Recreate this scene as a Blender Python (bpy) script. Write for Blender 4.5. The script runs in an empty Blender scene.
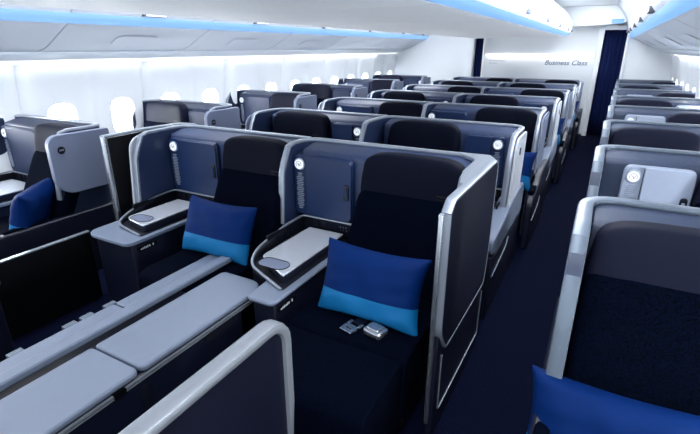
import bpy, bmesh, math
from mathutils import Vector, Matrix
from math import sin, cos, pi, sqrt, atan, tan

S = bpy.context.scene
COL = S.collection

# ------------------------------------------------------------------ camera
F_PX, VX, VY, CAM_H = 450.0, 611.0, 48.0, 1.65
pitch = atan((217 - VY) / F_PX)
yaw = atan((VX - 350) * cos(pitch) / F_PX)
Fv = Vector((-sin(yaw) * cos(pitch), cos(yaw) * cos(pitch), -sin(pitch)))
Rv = Vector((cos(yaw), sin(yaw), 0))
Uv = Rv.cross(Fv)
cd = bpy.data.cameras.new('camera')
cam = bpy.data.objects.new('camera', cd)
COL.objects.link(cam)
cd.sensor_width = 36
cd.lens = 36 * F_PX / 700
cd.clip_start = 0.02
m3 = Matrix((Rv, Uv, -Fv)).transposed()
cam.matrix_world = Matrix.Translation((0, 0, CAM_H)) @ m3.to_4x4()
S.camera = cam

# ------------------------------------------------------------------ world, lights, exposure
w = bpy.data.worlds.new('world')
S.world = w
w.use_nodes = True
bg = w.node_tree.nodes['Background']
bg.inputs[0].default_value = (0.80, 0.90, 1.0, 1)
bg.inputs[1].default_value = 1.1
S.view_settings.view_transform = 'Standard'
S.view_settings.look = 'None'
S.view_settings.exposure = 1.1
S.view_settings.gamma = 1.0

def area(name, loc, sx, sy, power, color=(1, 1, 1), rot=(0, 0, 0)):
    l = bpy.data.lights.new(name, 'AREA')
    l.shape = 'RECTANGLE'
    l.size, l.size_y = sx, sy
    l.energy = power
    l.color = color
    o = bpy.data.objects.new(name, l)
    o.location = loc
    o.rotation_euler = rot
    COL.objects.link(o)
    return o

# ceiling wash lamps above the two aisles
area('ceiling_wash_left', (-3.05, 3.8, 2.33), 0.42, 10.6, 66, (0.92, 0.95, 1.0))
area('ceiling_wash_right', (-0.26, 3.8, 2.33), 0.42, 10.6, 66, (0.92, 0.95, 1.0))
# lamps tucked in the cove above each side wall, washing down the wall panels
area('cove_wash_left', (-4.30, 3.8, 1.548), 0.016, 10.8, 7.5, (0.94, 0.97, 1.0), (0, math.radians(-12), 0))
area('cove_wash_right', (0.95, 3.8, 1.548), 0.016, 10.8, 7.5, (0.94, 0.97, 1.0), (0, math.radians(12), 0))

# wash lamp in the light line above the lettered bulkhead panel; then a fill lamp added to brighten the upper bulkhead
area('bulkhead_wash', (-1.3, 10.215, 1.53), 1.9, 0.05, 1.5, (1.0, 0.99, 0.97), (math.radians(20), 0, 0))
area('aisle_end_fill_right', (-0.2, 9.3, 2.33), 0.5, 0.5, 3, (0.92, 0.96, 1.0), (math.radians(35), 0, 0))

# ------------------------------------------------------------------ materials
MATS = {}
def mat(name, col, rough=0.5, metal=0.0, spec=0.5, emit=None, estr=0.0, noise=0.0, nscale=60, bump=0.0, bscale=300, weave=0.0, coat=0.0, sheen=0.0):
    if name in MATS:
        return MATS[name]
    m = bpy.data.materials.new(name)
    m.use_nodes = True
    nt = m.node_tree
    b = nt.nodes['Principled BSDF']
    b.inputs['Base Color'].default_value = (*col, 1)
    b.inputs['Roughness'].default_value = rough
    b.inputs['Metallic'].default_value = metal
    b.inputs['Specular IOR Level'].default_value = spec
    b.inputs['Coat Weight'].default_value = coat
    b.inputs['Sheen Weight'].default_value = sheen
    if emit:
        b.inputs['Emission Color'].default_value = (*emit, 1)
        b.inputs['Emission Strength'].default_value = estr
    tc = nt.nodes.new('ShaderNodeTexCoord')
    if noise > 0:
        n = nt.nodes.new('ShaderNodeTexNoise')
        n.inputs['Scale'].default_value = nscale
        n.inputs['Detail'].default_value = 3
        r = nt.nodes.new('ShaderNodeMix')
        r.data_type = 'RGBA'
        r.inputs[6].default_value = (*[c * (1 - noise) for c in col], 1)
        r.inputs[7].default_value = (*[min(1, c * (1 + noise)) for c in col], 1)
        nt.links.new(tc.outputs['Object'], n.inputs['Vector'])
        nt.links.new(n.outputs['Fac'], r.inputs[0])
        nt.links.new(r.outputs[2], b.inputs['Base Color'])
    if bump > 0:
        n2 = nt.nodes.new('ShaderNodeTexNoise')
        n2.inputs['Scale'].default_value = bscale
        bp = nt.nodes.new('ShaderNodeBump')
        bp.inputs['Strength'].default_value = bump
        bp.inputs['Distance'].default_value = 0.002
        nt.links.new(tc.outputs['Object'], n2.inputs['Vector'])
        nt.links.new(n2.outputs['Fac'], bp.inputs['Height'])
        nt.links.new(bp.outputs['Normal'], b.inputs['Normal'])
    if weave > 0:      # small woven lozenges
        v = nt.nodes.new('ShaderNodeTexVoronoi')
        v.inputs['Scale'].default_value = weave
        rr = nt.nodes.new('ShaderNodeMix')
        rr.data_type = 'RGBA'
        rr.inputs[6].default_value = (*[c * 3.6 for c in col], 1)
        rr.inputs[7].default_value = (*[c * 0.5 for c in col], 1)
        mr = nt.nodes.new('ShaderNodeMapRange')
        mr.inputs['From Max'].default_value = 0.8
        nt.links.new(tc.outputs['Object'], v.inputs['Vector'])
        nt.links.new(v.outputs['Distance'], mr.inputs['Value'])
        nt.links.new(mr.outputs['Result'], rr.inputs[0])
        nt.links.new(rr.outputs[2], b.inputs['Base Color'])
    MATS[name] = m
    return m

def C(r, g, b):
    f = lambda v: ((v / 255 + 0.055) / 1.055) ** 2.4 if v > 10 else v / 255 / 12.92
    return (f(r), f(g), f(b))

M_WALL = mat('cabin_white', C(240, 243, 246), 0.5, noise=0.02, nscale=4)
M_CEIL = mat('ceiling_white', C(232, 236, 240), 0.4, noise=0.015, nscale=3)
M_BINS = mat('side_bin_grey', C(200, 206, 216), 0.75, spec=0.2, noise=0.015, nscale=3)  # white side bins, with the shade on their undersides put into the colour
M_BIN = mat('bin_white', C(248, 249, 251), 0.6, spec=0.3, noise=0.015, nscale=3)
M_BINLOW = mat('bin_underside_grey', C(222, 229, 238), 0.4, noise=0.02, nscale=3)
M_CARPET = None
M_SHELL = mat('shell_blue_grey', C(38, 52, 84), 0.4, noise=0.05, nscale=40, bump=0.15, bscale=500)
M_SHELLG = mat('shell_slate', C(46, 56, 78), 0.4, noise=0.05, nscale=40, bump=0.15, bscale=500)
M_CAB = mat('cabinet_blue', C(14, 36, 74), 0.38, noise=0.04, nscale=30, bump=0.1, bscale=600)
M_CABG = mat('cabinet_painted_sheen', C(146, 155, 172), 0.3, noise=0.03, nscale=30)  # pale base colour stands in for the glossy reflection on the doors
M_RIM = mat('rim_silver', C(150, 157, 168), 0.3, metal=0.5, noise=0.03, nscale=20)
M_RIMG = mat('rim_silver_dimmed', C(104, 114, 126), 0.35, metal=0.45, noise=0.03, nscale=20)  # silver rim, darkened in colour to offset strong window light
M_FRAME = mat('frame_satin', C(146, 151, 158), 0.35, metal=0.35, noise=0.03, nscale=20)
M_WING = mat('wing_pale_grey', C(110, 118, 140), 0.42, noise=0.03, nscale=20)
M_WHITE = mat('wing_white', C(186, 190, 198), 0.35, noise=0.02, nscale=20)
M_LIP = mat('console_light_grey', C(110, 120, 138), 0.35, noise=0.03, nscale=25, bump=0.08, bscale=500)
M_TRAY = mat('tray_silver', C(200, 205, 214), 0.2, metal=0.4, noise=0.02, nscale=30)
M_NAVY = mat('panel_navy', C(12, 16, 34), 0.4, noise=0.05, nscale=30, bump=0.08, bscale=500)
M_DOOR = mat('door_charcoal', C(8, 12, 32), 0.55, spec=0.2, noise=0.05, nscale=40, bump=0.1, bscale=600)
M_BLACK = mat('black_plastic', C(5, 6, 10), 0.4, spec=0.3, noise=0.1)
M_DARK = mat('recess_dark', C(13, 16, 27), 0.5, spec=0.3, noise=0.08)
M_CUSH = mat('seat_fabric_navy', C(1, 3, 12), 0.95, spec=0.03, weave=170, bump=0.3, bscale=400)
M_HEAD = mat('headrest_navy', C(2, 6, 24), 0.7, spec=0.1, noise=0.05, nscale=60, bump=0.15, bscale=600)
M_HEADG = mat('headrest_grey', C(16, 19, 36), 0.65, spec=0.1, noise=0.05, nscale=60, bump=0.15, bscale=600)
M_PIL = mat('pillow_blue', C(0, 32, 84), 0.65, spec=0.08, noise=0.05, nscale=20)
M_PILL = mat('pillow_sky_band', C(10, 98, 150), 0.55, spec=0.2, noise=0.05, nscale=20)
M_CHROME = mat('chrome', C(180, 184, 190), 0.25, metal=0.9, noise=0.02)
M_LAMP = mat('reading_lamp_glow', C(170, 178, 190), 0.3, emit=(0.9, 0.95, 1), estr=0.42)
M_LAMPR = mat('lamp_ring', C(170, 180, 195), 0.3, metal=0.5, noise=0.02)
M_BLUE = mat('blue_light_strip', C(60, 80, 110), 0.6, emit=(0.12, 0.245, 0.46), estr=1.0)
M_COVE = mat('cove_light', C(250, 250, 250), 0.4, emit=(1, 0.99, 0.96), estr=0.25)
M_PANE = mat('daylight_pane', C(250, 252, 255), 0.3, emit=(0.92, 0.965, 1.0), estr=29.0)
M_CURT = mat('curtain_navy', C(8, 24, 70), 0.8, spec=0.2, noise=0.1, nscale=40)
M_TEXT = mat('lettering_grey', C(110, 120, 140), 0.5, noise=0.02)
M_TEXTW = mat('lettering_white', C(225, 228, 232), 0.5, noise=0.02)
M_LATCH = mat('latch_edge_grey', C(60, 66, 78), 0.5, noise=0.02)
M_SEAM = mat('seam_grey', C(120, 128, 142), 0.6, noise=0.02)

def carpet():
    m = bpy.data.materials.new('carpet_navy')
    m.use_nodes = True
    nt = m.node_tree
    b = nt.nodes['Principled BSDF']
    tc = nt.nodes.new('ShaderNodeTexCoord')
    mp = nt.nodes.new('ShaderNodeMapping')
    mp.inputs['Rotation'].default_value = (0, 0, 0.0)
    wv = nt.nodes.new('ShaderNodeTexWave')
    wv.wave_type = 'BANDS'
    wv.bands_direction = 'Y'
    wv.inputs['Scale'].default_value = 22
    wv.inputs['Distortion'].default_value = 1.5
    wv.inputs['Detail'].default_value = 2
    ns = nt.nodes.new('ShaderNodeTexNoise')
    ns.inputs['Scale'].default_value = 160
    mx = nt.nodes.new('ShaderNodeMix')
    mx.data_type = 'RGBA'
    mx.inputs[6].default_value = (*C(3, 6, 22), 1)
    mx.inputs[7].default_value = (*C(9, 17, 50), 1)
    mul = nt.nodes.new('ShaderNodeMath')
    mul.operation = 'MULTIPLY'
    L = nt.links.new
    L(tc.outputs['Object'], mp.inputs['Vector'])
    L(mp.outputs['Vector'], wv.inputs['Vector'])
    L(tc.outputs['Object'], ns.inputs['Vector'])
    L(wv.outputs['Fac'], mul.inputs[0])
    L(ns.outputs['Fac'], mul.inputs[1])
    L(mul.outputs['Value'], mx.inputs[0])
    L(mx.outputs[2], b.inputs['Base Color'])
    bp = nt.nodes.new('ShaderNodeBump')
    bp.inputs['Strength'].default_value = 0.4
    bp.inputs['Distance'].default_value = 0.004
    L(mul.outputs['Value'], bp.inputs['Height'])
    L(bp.outputs['Normal'], b.inputs['Normal'])
    b.inputs['Roughness'].default_value = 0.9
    b.inputs['Specular IOR Level'].default_value = 0.05
    return m
M_CARPET = carpet()

# ------------------------------------------------------------------ mesh helpers
def link(name, bm, material, parent=None, smooth=True, bevel=0.0, seg=2, sub=0):
    bmesh.ops.remove_doubles(bm, verts=bm.verts, dist=1e-5)
    bmesh.ops.recalc_face_normals(bm, faces=bm.faces)
    me = bpy.data.meshes.new(name)
    bm.to_mesh(me)
    bm.free()
    mats = material if isinstance(material, (list, tuple)) else [material]
    for q in mats:
        me.materials.append(q)
    o = bpy.data.objects.new(name, me)
    COL.objects.link(o)
    if parent is not None:
        o.parent = parent
    if smooth:
        for p in me.polygons:
            p.use_smooth = True
        try:
            me.set_sharp_from_angle(angle=math.radians(38))
        except Exception:
            pass
    if bevel > 0:
        b = o.modifiers.new('bevel', 'BEVEL')
        b.width = bevel
        b.segments = seg
        b.limit_method = 'ANGLE'
        b.angle_limit = math.radians(40)
        b.harden_normals = False
    if sub:
        s = o.modifiers.new('sub', 'SUBSURF')
        s.levels = s.render_levels = sub
    return o

def NB():
    return bmesh.new()

def box(bm, x0, x1, y0, y1, z0, z1):
    vs = [bm.verts.new((x, y, z)) for z in (z0, z1) for y in (y0, y1) for x in (x0, x1)]
    for f in ((0, 1, 3, 2), (4, 5, 7, 6), (0, 1, 5, 4), (2, 3, 7, 6), (0, 2, 6, 4), (1, 3, 7, 5)):
        bm.faces.new([vs[i] for i in f])
    return vs

def prism(bm, pts, axis, a0, a1):
    """extrude a 2D outline. axis 'x': pts=(y,z); 'y': pts=(x,z); 'z': pts=(x,y)"""
    def P(p, a):
        if axis == 'x': return (a, p[0], p[1])
        if axis == 'y': return (p[0], a, p[1])
        return (p[0], p[1], a)
    A = [bm.verts.new(P(p, a0)) for p in pts]
    B = [bm.verts.new(P(p, a1)) for p in pts]
    n = len(pts)
    bm.faces.new(A); bm.faces.new(B)
    for i in range(n):
        j = (i + 1) % n
        bm.faces.new((A[i], A[j], B[j], B[i]))

def rrect(x0, x1, y0, y1, r, n=5, rs=None):
    """rounded rectangle outline; rs = radii for corners (x1y1, x0y1, x0y0, x1y0)"""
    rs = rs or (r, r, r, r)
    out = []
    for (cx, cy, a0, rr) in ((x1, y1, 0, rs[0]), (x0, y1, 90, rs[1]), (x0, y0, 180, rs[2]), (x1, y0, 270, rs[3])):
        sx = 1 if cx == x1 else -1
        sy = 1 if cy == y1 else -1
        if rr < 1e-4:
            out.append((cx, cy)); continue
        for k in range(n + 1):
            a = math.radians(a0 + 90 * k / n)
            out.append((cx - sx * rr + rr * cos(a), cy - sy * rr + rr * sin(a)))
    return out

def disc(bm, c, r, normal, h=0.01, n=24):
    """a short cylinder"""
    nrm = Vector(normal).normalized()
    t = Vector((0, 0, 1)) if abs(nrm.z) < 0.9 else Vector((1, 0, 0))
    u = nrm.cross(t).normalized(); v = nrm.cross(u)
    A, B = [], []
    for k in range(n):
        a = 2 * pi * k / n
        p = Vector(c) + r * (cos(a) * u + sin(a) * v)
        A.append(bm.verts.new(p)); B.append(bm.verts.new(p + nrm * h))
    bm.faces.new(A); bm.faces.new(B)
    for i in range(n):
        j = (i + 1) % n
        bm.faces.new((A[i], A[j], B[j], B[i]))

def fillet(pts, radii, n=6):
    """round the interior corners of a polyline of 2D or 3D points"""
    P = [Vector(p) for p in pts]
    out = [P[0]]
    for i in range(1, len(P) - 1):
        r = radii[i] if isinstance(radii, (list, tuple)) else radii
        if r <= 0:
            out.append(P[i]); continue
        a = (P[i - 1] - P[i]); b = (P[i + 1] - P[i])
        d = min(r, a.length * 0.49, b.length * 0.49)
        s = P[i] + a.normalized() * d; e = P[i] + b.normalized() * d
        for k in range(n + 1):
            t = k / n
            out.append((1 - t) ** 2 * s + 2 * t * (1 - t) * P[i] + t * t * e)
    out.append(P[-1])
    return out

def densify(P, step):
    out = [P[0]]
    for a, b in zip(P[:-1], P[1:]):
        n = max(1, int((b - a).length / step))
        for k in range(1, n + 1):
            out.append(a.lerp(b, k / n))
    return out

def sweep(bm, path, w, h, side_hint=None, r=0.35):
    """rounded rectangular bar along a 3D path; w across, h along the up direction"""
    P = [Vector(p) for p in path]
    n = len(P)
    sec = []
    q = min(w, h) * r
    for (a, b) in rrect(-w / 2, w / 2, -h / 2, h / 2, q, 2):
        sec.append((a, b))
    rings = []
    last = Vector(side_hint) if side_hint else None
    for i in range(n):
        t = (P[min(i + 1, n - 1)] - P[max(i - 1, 0)]).normalized()
        s = t.cross(Vector((0, 0, 1)))
        if s.length < 0.35:
            if last is None:
                s = Vector((1, 0, 0))
            else:
                s = last - t * last.dot(t)
        s.normalize()
        if last is not None and s.dot(last) < 0:
            s = -s
        last = s
        u = s.cross(t).normalized()
        rings.append([bm.verts.new(P[i] + s * a + u * b) for a, b in sec])
    m = len(sec)
    for i in range(n - 1):
        for k in range(m):
            l = (k + 1) % m
            bm.faces.new((rings[i][k], rings[i][l], rings[i + 1][l], rings[i + 1][k]))
    bm.faces.new(rings[0]); bm.faces.new(rings[-1])

def tube(bm, path, r, n=8):
    sweep_pts = [Vector(p) for p in path]
    rings = []
    last = None
    N = len(sweep_pts)
    for i, p in enumerate(sweep_pts):
        t = (sweep_pts[min(i + 1, N - 1)] - sweep_pts[max(i - 1, 0)]).normalized()
        ref = last if last is not None else (Vector((0, 0, 1)) if abs(t.z) < 0.9 else Vector((1, 0, 0)))
        s = (ref - t * ref.dot(t)).normalized()
        last = s
        u = t.cross(s)
        rings.append([bm.verts.new(p + r * (cos(2 * pi * k / n) * s + sin(2 * pi * k / n) * u)) for k in range(n)])
    for i in range(N - 1):
        for k in range(n):
            l = (k + 1) % n
            bm.faces.new((rings[i][k], rings[i][l], rings[i + 1][l], rings[i + 1][k]))
    bm.faces.new(rings[0]); bm.faces.new(rings[-1])

def softbox(bm, c, size, e=0.35, nu=20, nv=12, fn=None):
    """superellipsoid: soft upholstered block"""
    def pw(v, ex):
        return math.copysign(abs(v) ** ex, v)
    rows = []
    for i in range(nv + 1):
        v = -pi / 2 + pi * i / nv
        row = []
        for j in range(nu):
            u = 2 * pi * j / nu
            x = pw(cos(v), e) * pw(cos(u), e)
            y = pw(cos(v), e) * pw(sin(u), e)
            z = pw(sin(v), e)
            p = Vector((x * size[0] / 2, y * size[1] / 2, z * size[2] / 2))
            if fn: p = fn(p)
            row.append(bm.verts.new(p + Vector(c)))
        rows.append(row)
    for i in range(nv):
        for j in range(nu):
            k = (j + 1) % nu
            bm.faces.new((rows[i][j], rows[i][k], rows[i + 1][k], rows[i + 1][j]))

def root(name, loc, label, cat, group=None):
    o = bpy.data.objects.new(name, None)
    o.empty_display_size = 0.1
    COL.objects.link(o)
    o.location = loc
    o['label'] = label; o['category'] = cat
    if group: o['group'] = group
    return o

def tag(o, label, cat, group=None, kind=None):
    o['label'] = label; o['category'] = cat
    if group: o['group'] = group
    if kind: o['kind'] = kind
    return o

def struct(o):
    o['kind'] = 'structure'
    return o

def children(o):
    return [c for c in KIDS.get(o, [])]

def copy_tree(o, allobs, parent=None):
    c = o.copy()
    COL.objects.link(c)
    if parent is not None:
        c.parent = parent
    for ch in allobs.get(o.name, []):
        copy_tree(ch, allobs, c)
    return c

def kids_map():
    d = {}
    for o in bpy.data.objects:
        if o.parent:
            d.setdefault(o.parent.name, []).append(o)
    return d

# ------------------------------------------------------------------ cabin structure
Y0, Y1 = -2.2, 10.3
XL, XR = -4.42, 1.07          # side wall faces at window height
XM = (XL + XR) / 2

b = NB(); box(b, XL - 0.15, XR + 0.15, Y0, Y1 + 0.6, -0.05, 0.0)
struct(link('floor', b, M_CARPET, smooth=False))

PANEL = 1.26
WSTART = 2.17            # a panel seam in y
def wall_x(z):           # distance inboard of the outermost line
    if z < 0.8: return 0.10 * (0.8 - z) ** 1.5
    return 0.16 * (z - 0.8) ** 2 * 1.0

def side_wall(side):
    xo = XL if side == 'left' else XR
    sg = 1 if side == 'left' else -1
    y0p = WSTART - 3 * PANEL
    n = 0
    wall = NB()
    frames = []
    for p in range(10):
        ya = y0p + p * PANEL; yb = ya + PANEL
        def X(y, z):
            s = min(y - ya, yb - y)
            edge = 0.08 * math.exp(-(max(0, s) / 0.05) ** 1.0) * min(1, max(0, (z - 0.35) / 0.5))
            mid = abs(y - (ya + yb) / 2)
            ridge = -0.016 * math.exp(-(mid / 0.05) ** 2)
            return xo + sg * (wall_x(z) - edge - ridge)
        # window bays
        for q in range(2):
            yc = ya + PANEL * (0.25 + 0.5 * q)
            hw = 0.105 + 0.03; hh = 0.185
            zc = 0.98
            hole = rrect(yc - hw, yc + hw, zc - hh, zc + hh, 0.10, 6)
            N = len(hole)
            # outer rectangle points in matching angular order
            y_l, y_r = ya + PANEL * 0.5 * q, ya + PANEL * 0.5 * (q + 1)
            zl, zh = 0.62, 1.36
            outer = []
            for (hy, hz) in hole:
                dy, dz = hy - yc, hz - zc
                k = min(((y_r - yc) / abs(dy)) if abs(dy) > 1e-6 else 1e9, ((zh - zc) / abs(dz)) if abs(dz) > 1e-6 and dz > 0 else (((zc - zl) / abs(dz)) if abs(dz) > 1e-6 else 1e9))
                outer.append((yc + dy * k, zc + dz * k))
            # add the rectangle corners exactly
            corner = [(y_r, zh), (y_l, zh), (y_l, zl), (y_r, zl)]
            for cx in corner:
                best = min(range(N), key=lambda i: (outer[i][0] - cx[0]) ** 2 + (outer[i][1] - cx[1]) ** 2)
                outer[best] = cx
            R = 5
            rings = []
            for r_ in range(R + 1):
                t = r_ / R
                rings.append([wall.verts.new((X(hy * (1 - t) + oy * t, hz * (1 - t) + oz * t), hy * (1 - t) + oy * t, hz * (1 - t) + oz * t)) for (hy, hz), (oy, oz) in zip(hole, outer)])
            for r_ in range(R):
                for i in range(N):
                    j = (i + 1) % N
                    wall.faces.new((rings[r_][i], rings[r_][j], rings[r_ + 1][j], rings[r_ + 1][i]))
            if 1.2 < yc < 10:
                frames.append((yc, zc, hole, X))
        # strips below and above
        ys = [ya + PANEL * i / 28 for i in range(29)]
        for (za, zb, nn) in ((0.0, 0.62, 5), (1.36, 1.53, 4)):
            g = [[wall.verts.new((X(y, za + (zb - za) * k / nn), y, za + (zb - za) * k / nn)) for y in ys] for k in range(nn + 1)]
            for k in range(nn):
                for i in range(28):
                    wall.faces.new((g[k][i], g[k][i + 1], g[k + 1][i + 1], g[k + 1][i]))
    o = link('wall_' + side, wall, M_WALL)
    struct(o)
    for (yc, zc, hole, X) in frames:
        n += 1
        idx = n if side == 'left' else n + 20
        fr = NB()
        N = len(hole)
        A = [fr.verts.new((X(y, z) + sg * 0.006, yc + (y - yc) * 1.10, zc + (z - zc) * 1.07)) for y, z in hole]
        B = [fr.verts.new((X(y, z) + sg * 0.008, y, z)) for y, z in hole]
        D = [fr.verts.new((X(y, z) - sg * 0.05, yc + (y - yc) * 0.9, zc + (z - zc) * 0.93)) for y, z in hole]
        for i in range(N):
            j = (i + 1) % N
            fr.faces.new((A[i], A[j], B[j], B[i])); fr.faces.new((B[i], B[j], D[j], D[i]))
        wo = struct(link('window_%d' % idx, fr, M_CEIL))
        pn = NB()
        D = [pn.verts.new((X(y, z) - sg * 0.048, yc + (y - yc) * 0.92, zc + (z - zc) * 0.95)) for y, z in hole]
        pn.faces.new(D)
        E_ = [pn.verts.new((X(y, z) - sg * 0.056, yc + (y - yc) * 0.92, zc + (z - zc) * 0.95)) for y, z in hole]
        pn.faces.new(E_)
        link('pane', pn, M_PANE, wo)
side_wall('left'); side_wall('right')

# cove, valance, bins: cross sections in (x, z), extruded along y
def section(name, pts, mat_, y0=Y0, y1=Y1, thick=None, bev=0, parent=None):
    bm = NB()
    A = [bm.verts.new((x, y0, z)) for x, z in pts]
    B = [bm.verts.new((x, y1, z)) for x, z in pts]
    for i in range(len(pts) - 1):
        bm.faces.new((A[i], A[i + 1], B[i + 1], B[i]))
    o = link(name, bm, mat_, parent)
    if thick:
        m = o.modifiers.new('solid', 'SOLIDIFY'); m.thickness = thick; m.offset = 0
    return o

def sm(pts, r=0.05):
    return [tuple(p) for p in fillet([Vector(p) for p in pts], r, 5)]

def mirror(pts):
    return [(2 * XM - x, z) for x, z in pts]

xw = XL + wall_x(1.53)
for side, mf, base in (('left', lambda p: p, 1), ('right', mirror, 3)):
    cove = mf([(xw - 0.03, 1.515), (xw - 0.03, 1.548), (xw + 0.03, 1.552)])
    struct(section('trim_%d' % base, cove, M_COVE, thick=0.004))
    val = mf(sm([(xw - 0.04, 1.553), (xw + 0.06, 1.556), (xw + 0.16, 1.59), (xw + 0.20, 1.62)], 0.03))
    struct(section('trim_%d' % (base + 1), val, M_BINLOW, thick=0.006))

# ceiling sheets
ceil = NB()
box(ceil, XL - 0.1, XR + 0.1, Y0, Y1 + 0.6, 2.36, 2.42)
struct(link('ceiling', ceil, M_CEIL, smooth=False))

def bin_side(side, ya, yb, first, idx):
    mf = (lambda p: p) if side == 'left' else mirror
    under = mf(sm([(-4.16, 1.62), (-4.02, 1.655), (-3.72, 1.80), (-3.665, 1.825)], 0.05))
    front = mf(sm([(-3.60, 1.90), (-3.575, 1.93), (-3.53, 2.08), (-3.40, 2.28), (-3.33, 2.355)], 0.08))
    g = 0.006
    where = 'left windows' if side == 'left' else 'right windows'
    rt = root('overhead_bin', (0, 0, 0), 'x', 'overhead bin', 'overhead bins along the ' + where)
    bm = NB()
    prof = front + mf([(-4.3, 2.355), (-4.3, 1.66)]) + under
    prism(bm, prof, 'y', ya + g, yb - g)
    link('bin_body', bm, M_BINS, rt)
    # underside service panel with reading lamps
    sv = NB()
    x0, z0 = (-3.98, 1.668); x1, z1 = (-3.80, 1.756)
    yc = (ya + yb) / 2
    dd = Vector((x1 - x0, 0, z1 - z0)).normalized(); nn = Vector((dd.z, 0, -dd.x))
    pts = []
    for (a, c_) in rrect(-0.085, 0.085, yc - 0.22, yc + 0.22, 0.05, 4):
        p = Vector(((x0 + x1) / 2, 0, (z0 + z1) / 2)) + dd * a
        pts.append((p.x, c_, p.z))
    if side == 'right':
        pts = [(2 * XM - x, y, z) for x, y, z in pts]; nn = Vector((-nn.x, 0, nn.z))
    A = [sv.verts.new(Vector(p) + nn * 0.002) for p in pts]; B_ = [sv.verts.new(Vector(p) + nn * 0.006) for p in pts]
    sv.faces.new(A); sv.faces.new(B_)
    for i in range(len(A)):
        j = (i + 1) % len(A); sv.faces.new((A[i], A[j], B_[j], B_[i]))
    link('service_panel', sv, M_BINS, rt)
    # half-round latch on the lower front
    lt = NB()
    xx = -3.592 if side == 'left' else 2 * XM + 3.592
    sg = 1 if side == 'left' else -1
    o2 = []
    for k in range(13):
        a = pi * k / 12
        o2.append((yc + 0.125 * cos(a), 1.905 + 0.050 * sin(a)))
    prism(lt, o2, 'x', xx - sg * 0.01, xx + sg * 0.038)
    link('latch', lt, M_LATCH, rt)
    lp = NB()
    o3 = [(yc + (y - yc) * 0.86, 1.912 + (z - 1.912) * 0.8) for y, z in o2]
    prism(lp, o3, 'x', xx + sg * 0.02, xx + sg * 0.043)
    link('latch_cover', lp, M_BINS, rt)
    return rt

ordw = ['nearest the camera', 'second from the camera', 'third from the camera', 'fourth from the camera', 'fifth from the camera', 'sixth from the camera', 'seventh from the camera', 'eighth from the camera', 'farthest back']
edges = [-2.16, -0.69, 0.78, 2.25, 3.72, 5.19, 6.66, 8.13, 9.60, 10.29]
binw = ['far behind the camera', 'behind the camera', 'beside the camera'] + ordw[:5] + ['short one against the bulkhead']
for side in ('left', 'right'):
    for i in range(len(edges) - 1):
        r = bin_side(side, edges[i], edges[i + 1], i == 0, i)
        r['label'] = 'white overhead bin above the %s windows, %s' % (side, binw[i])
    mf = (lambda p: p) if side == 'left' else mirror
    st = section('light_strip', mf([(-3.665, 1.828), (-3.60, 1.898)]), M_BLUE, thick=0.006)
    tag(st, 'glowing pale blue light strip under the %s overhead bins' % side, 'light strip')

# centre bins
CBX0, CBX1 = -2.62, -0.74
for i in range(len(edges) - 1):
    ya, yb = edges[i] + 0.006, min(edges[i + 1] - 0.006, 9.75)
    if yb < ya: continue
    rt = root('overhead_bin', (0, 0, 0), 'white centre overhead bin between the aisles, ' + binw[i], 'overhead bin', 'overhead bins above the centre seats')
    prof = sm([(CBX1 - 0.12, 1.84), (CBX1 - 0.03, 1.85)], 0) + sm([(CBX1 + 0.035, 1.90), (CBX1 + 0.06, 1.93), (CBX1 + 0.05, 2.12), (CBX1 - 0.10, 2.30), (CBX1 - 0.22, 2.355)], 0.08)
    L_ = [(CBX0 + CBX1 - x, z) for x, z in reversed(prof)]
    bm = NB()
    prism(bm, prof + L_, 'y', ya, yb)
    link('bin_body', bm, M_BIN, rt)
    yc = (ya + yb) / 2
    for q, sg in ((CBX1 + 0.045, 1), (CBX0 - 0.045, -1)):
        lt = NB()
        o2 = [(yc + 0.07 * cos(pi * k / 12), 1.925 + 0.045 * sin(pi * k / 12)) for k in range(13)]
        prism(lt, o2, 'x', q - sg * 0.01, q + sg * 0.034)
        link('latch', lt, M_SEAM, rt)
for sg, xa, nm in ((1, CBX1, 'right'), (-1, CBX0, 'left')):
    st = section('light_strip', [(xa - sg * 0.03, 1.852), (xa + sg * 0.035, 1.898)], M_BLUE, y1=9.75, thick=0.006)
    tag(st, 'glowing pale blue light strip on the %s edge of the centre bins' % nm, 'light strip')

# ------------------------------------------------------------------ bulkhead
yb_ = Y1
bk = NB()
def bw(x0, x1, z0, z1, y=yb_, t=0.08):
    box(bk, x0, x1, y, y + t, z0, z1)
bw(XL - 0.1, -2.56, 0, 2.36); bw(-2.56, -2.36, 1.84, 2.36); bw(-2.36, -0.16, 0, 2.36); bw(-0.16, 0.24, 1.98, 2.36); bw(0.24, XR + 0.1, 0, 2.36)
struct(link('wall_back', bk, M_WALL, smooth=False, bevel=0.004))
# closing panel behind the curtains
bb = NB(); box(bb, XL, XR, yb_ + 0.5, yb_ + 0.56, 0, 2.4)
struct(link('wall_galley', bb, M_WALL, smooth=False))
pb = NB()
prism(pb, rrect(-2.34, -0.24, 0.02, 1.50, 0.03, 3), 'y', yb_ - 0.05, yb_ - 0.002)
pnl = struct(link('trim_5', pb, M_CEIL, bevel=0.006))
cv = NB(); box(cv, -2.32, -0.27, yb_ - 0.045, yb_ - 0.004, 1.506, 1.524)
struct(link('trim_6', cv, M_COVE, smooth=False))
def text(name, s, size, loc, rot, material, parent, extrude=0.0015, shear=0.0, align='CENTER'):
    cu = bpy.data.curves.new(name, 'FONT')
    cu.body = s; cu.size = size; cu.extrude = extrude; cu.offset = 0.0015; cu.shear = shear
    cu.align_x = align; cu.align_y = 'CENTER'
    cu.materials.append(material)
    o = bpy.data.objects.new(name, cu)
    COL.objects.link(o)
    o.location = loc; o.rotation_euler = rot
    o.parent = parent
    return o
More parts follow.
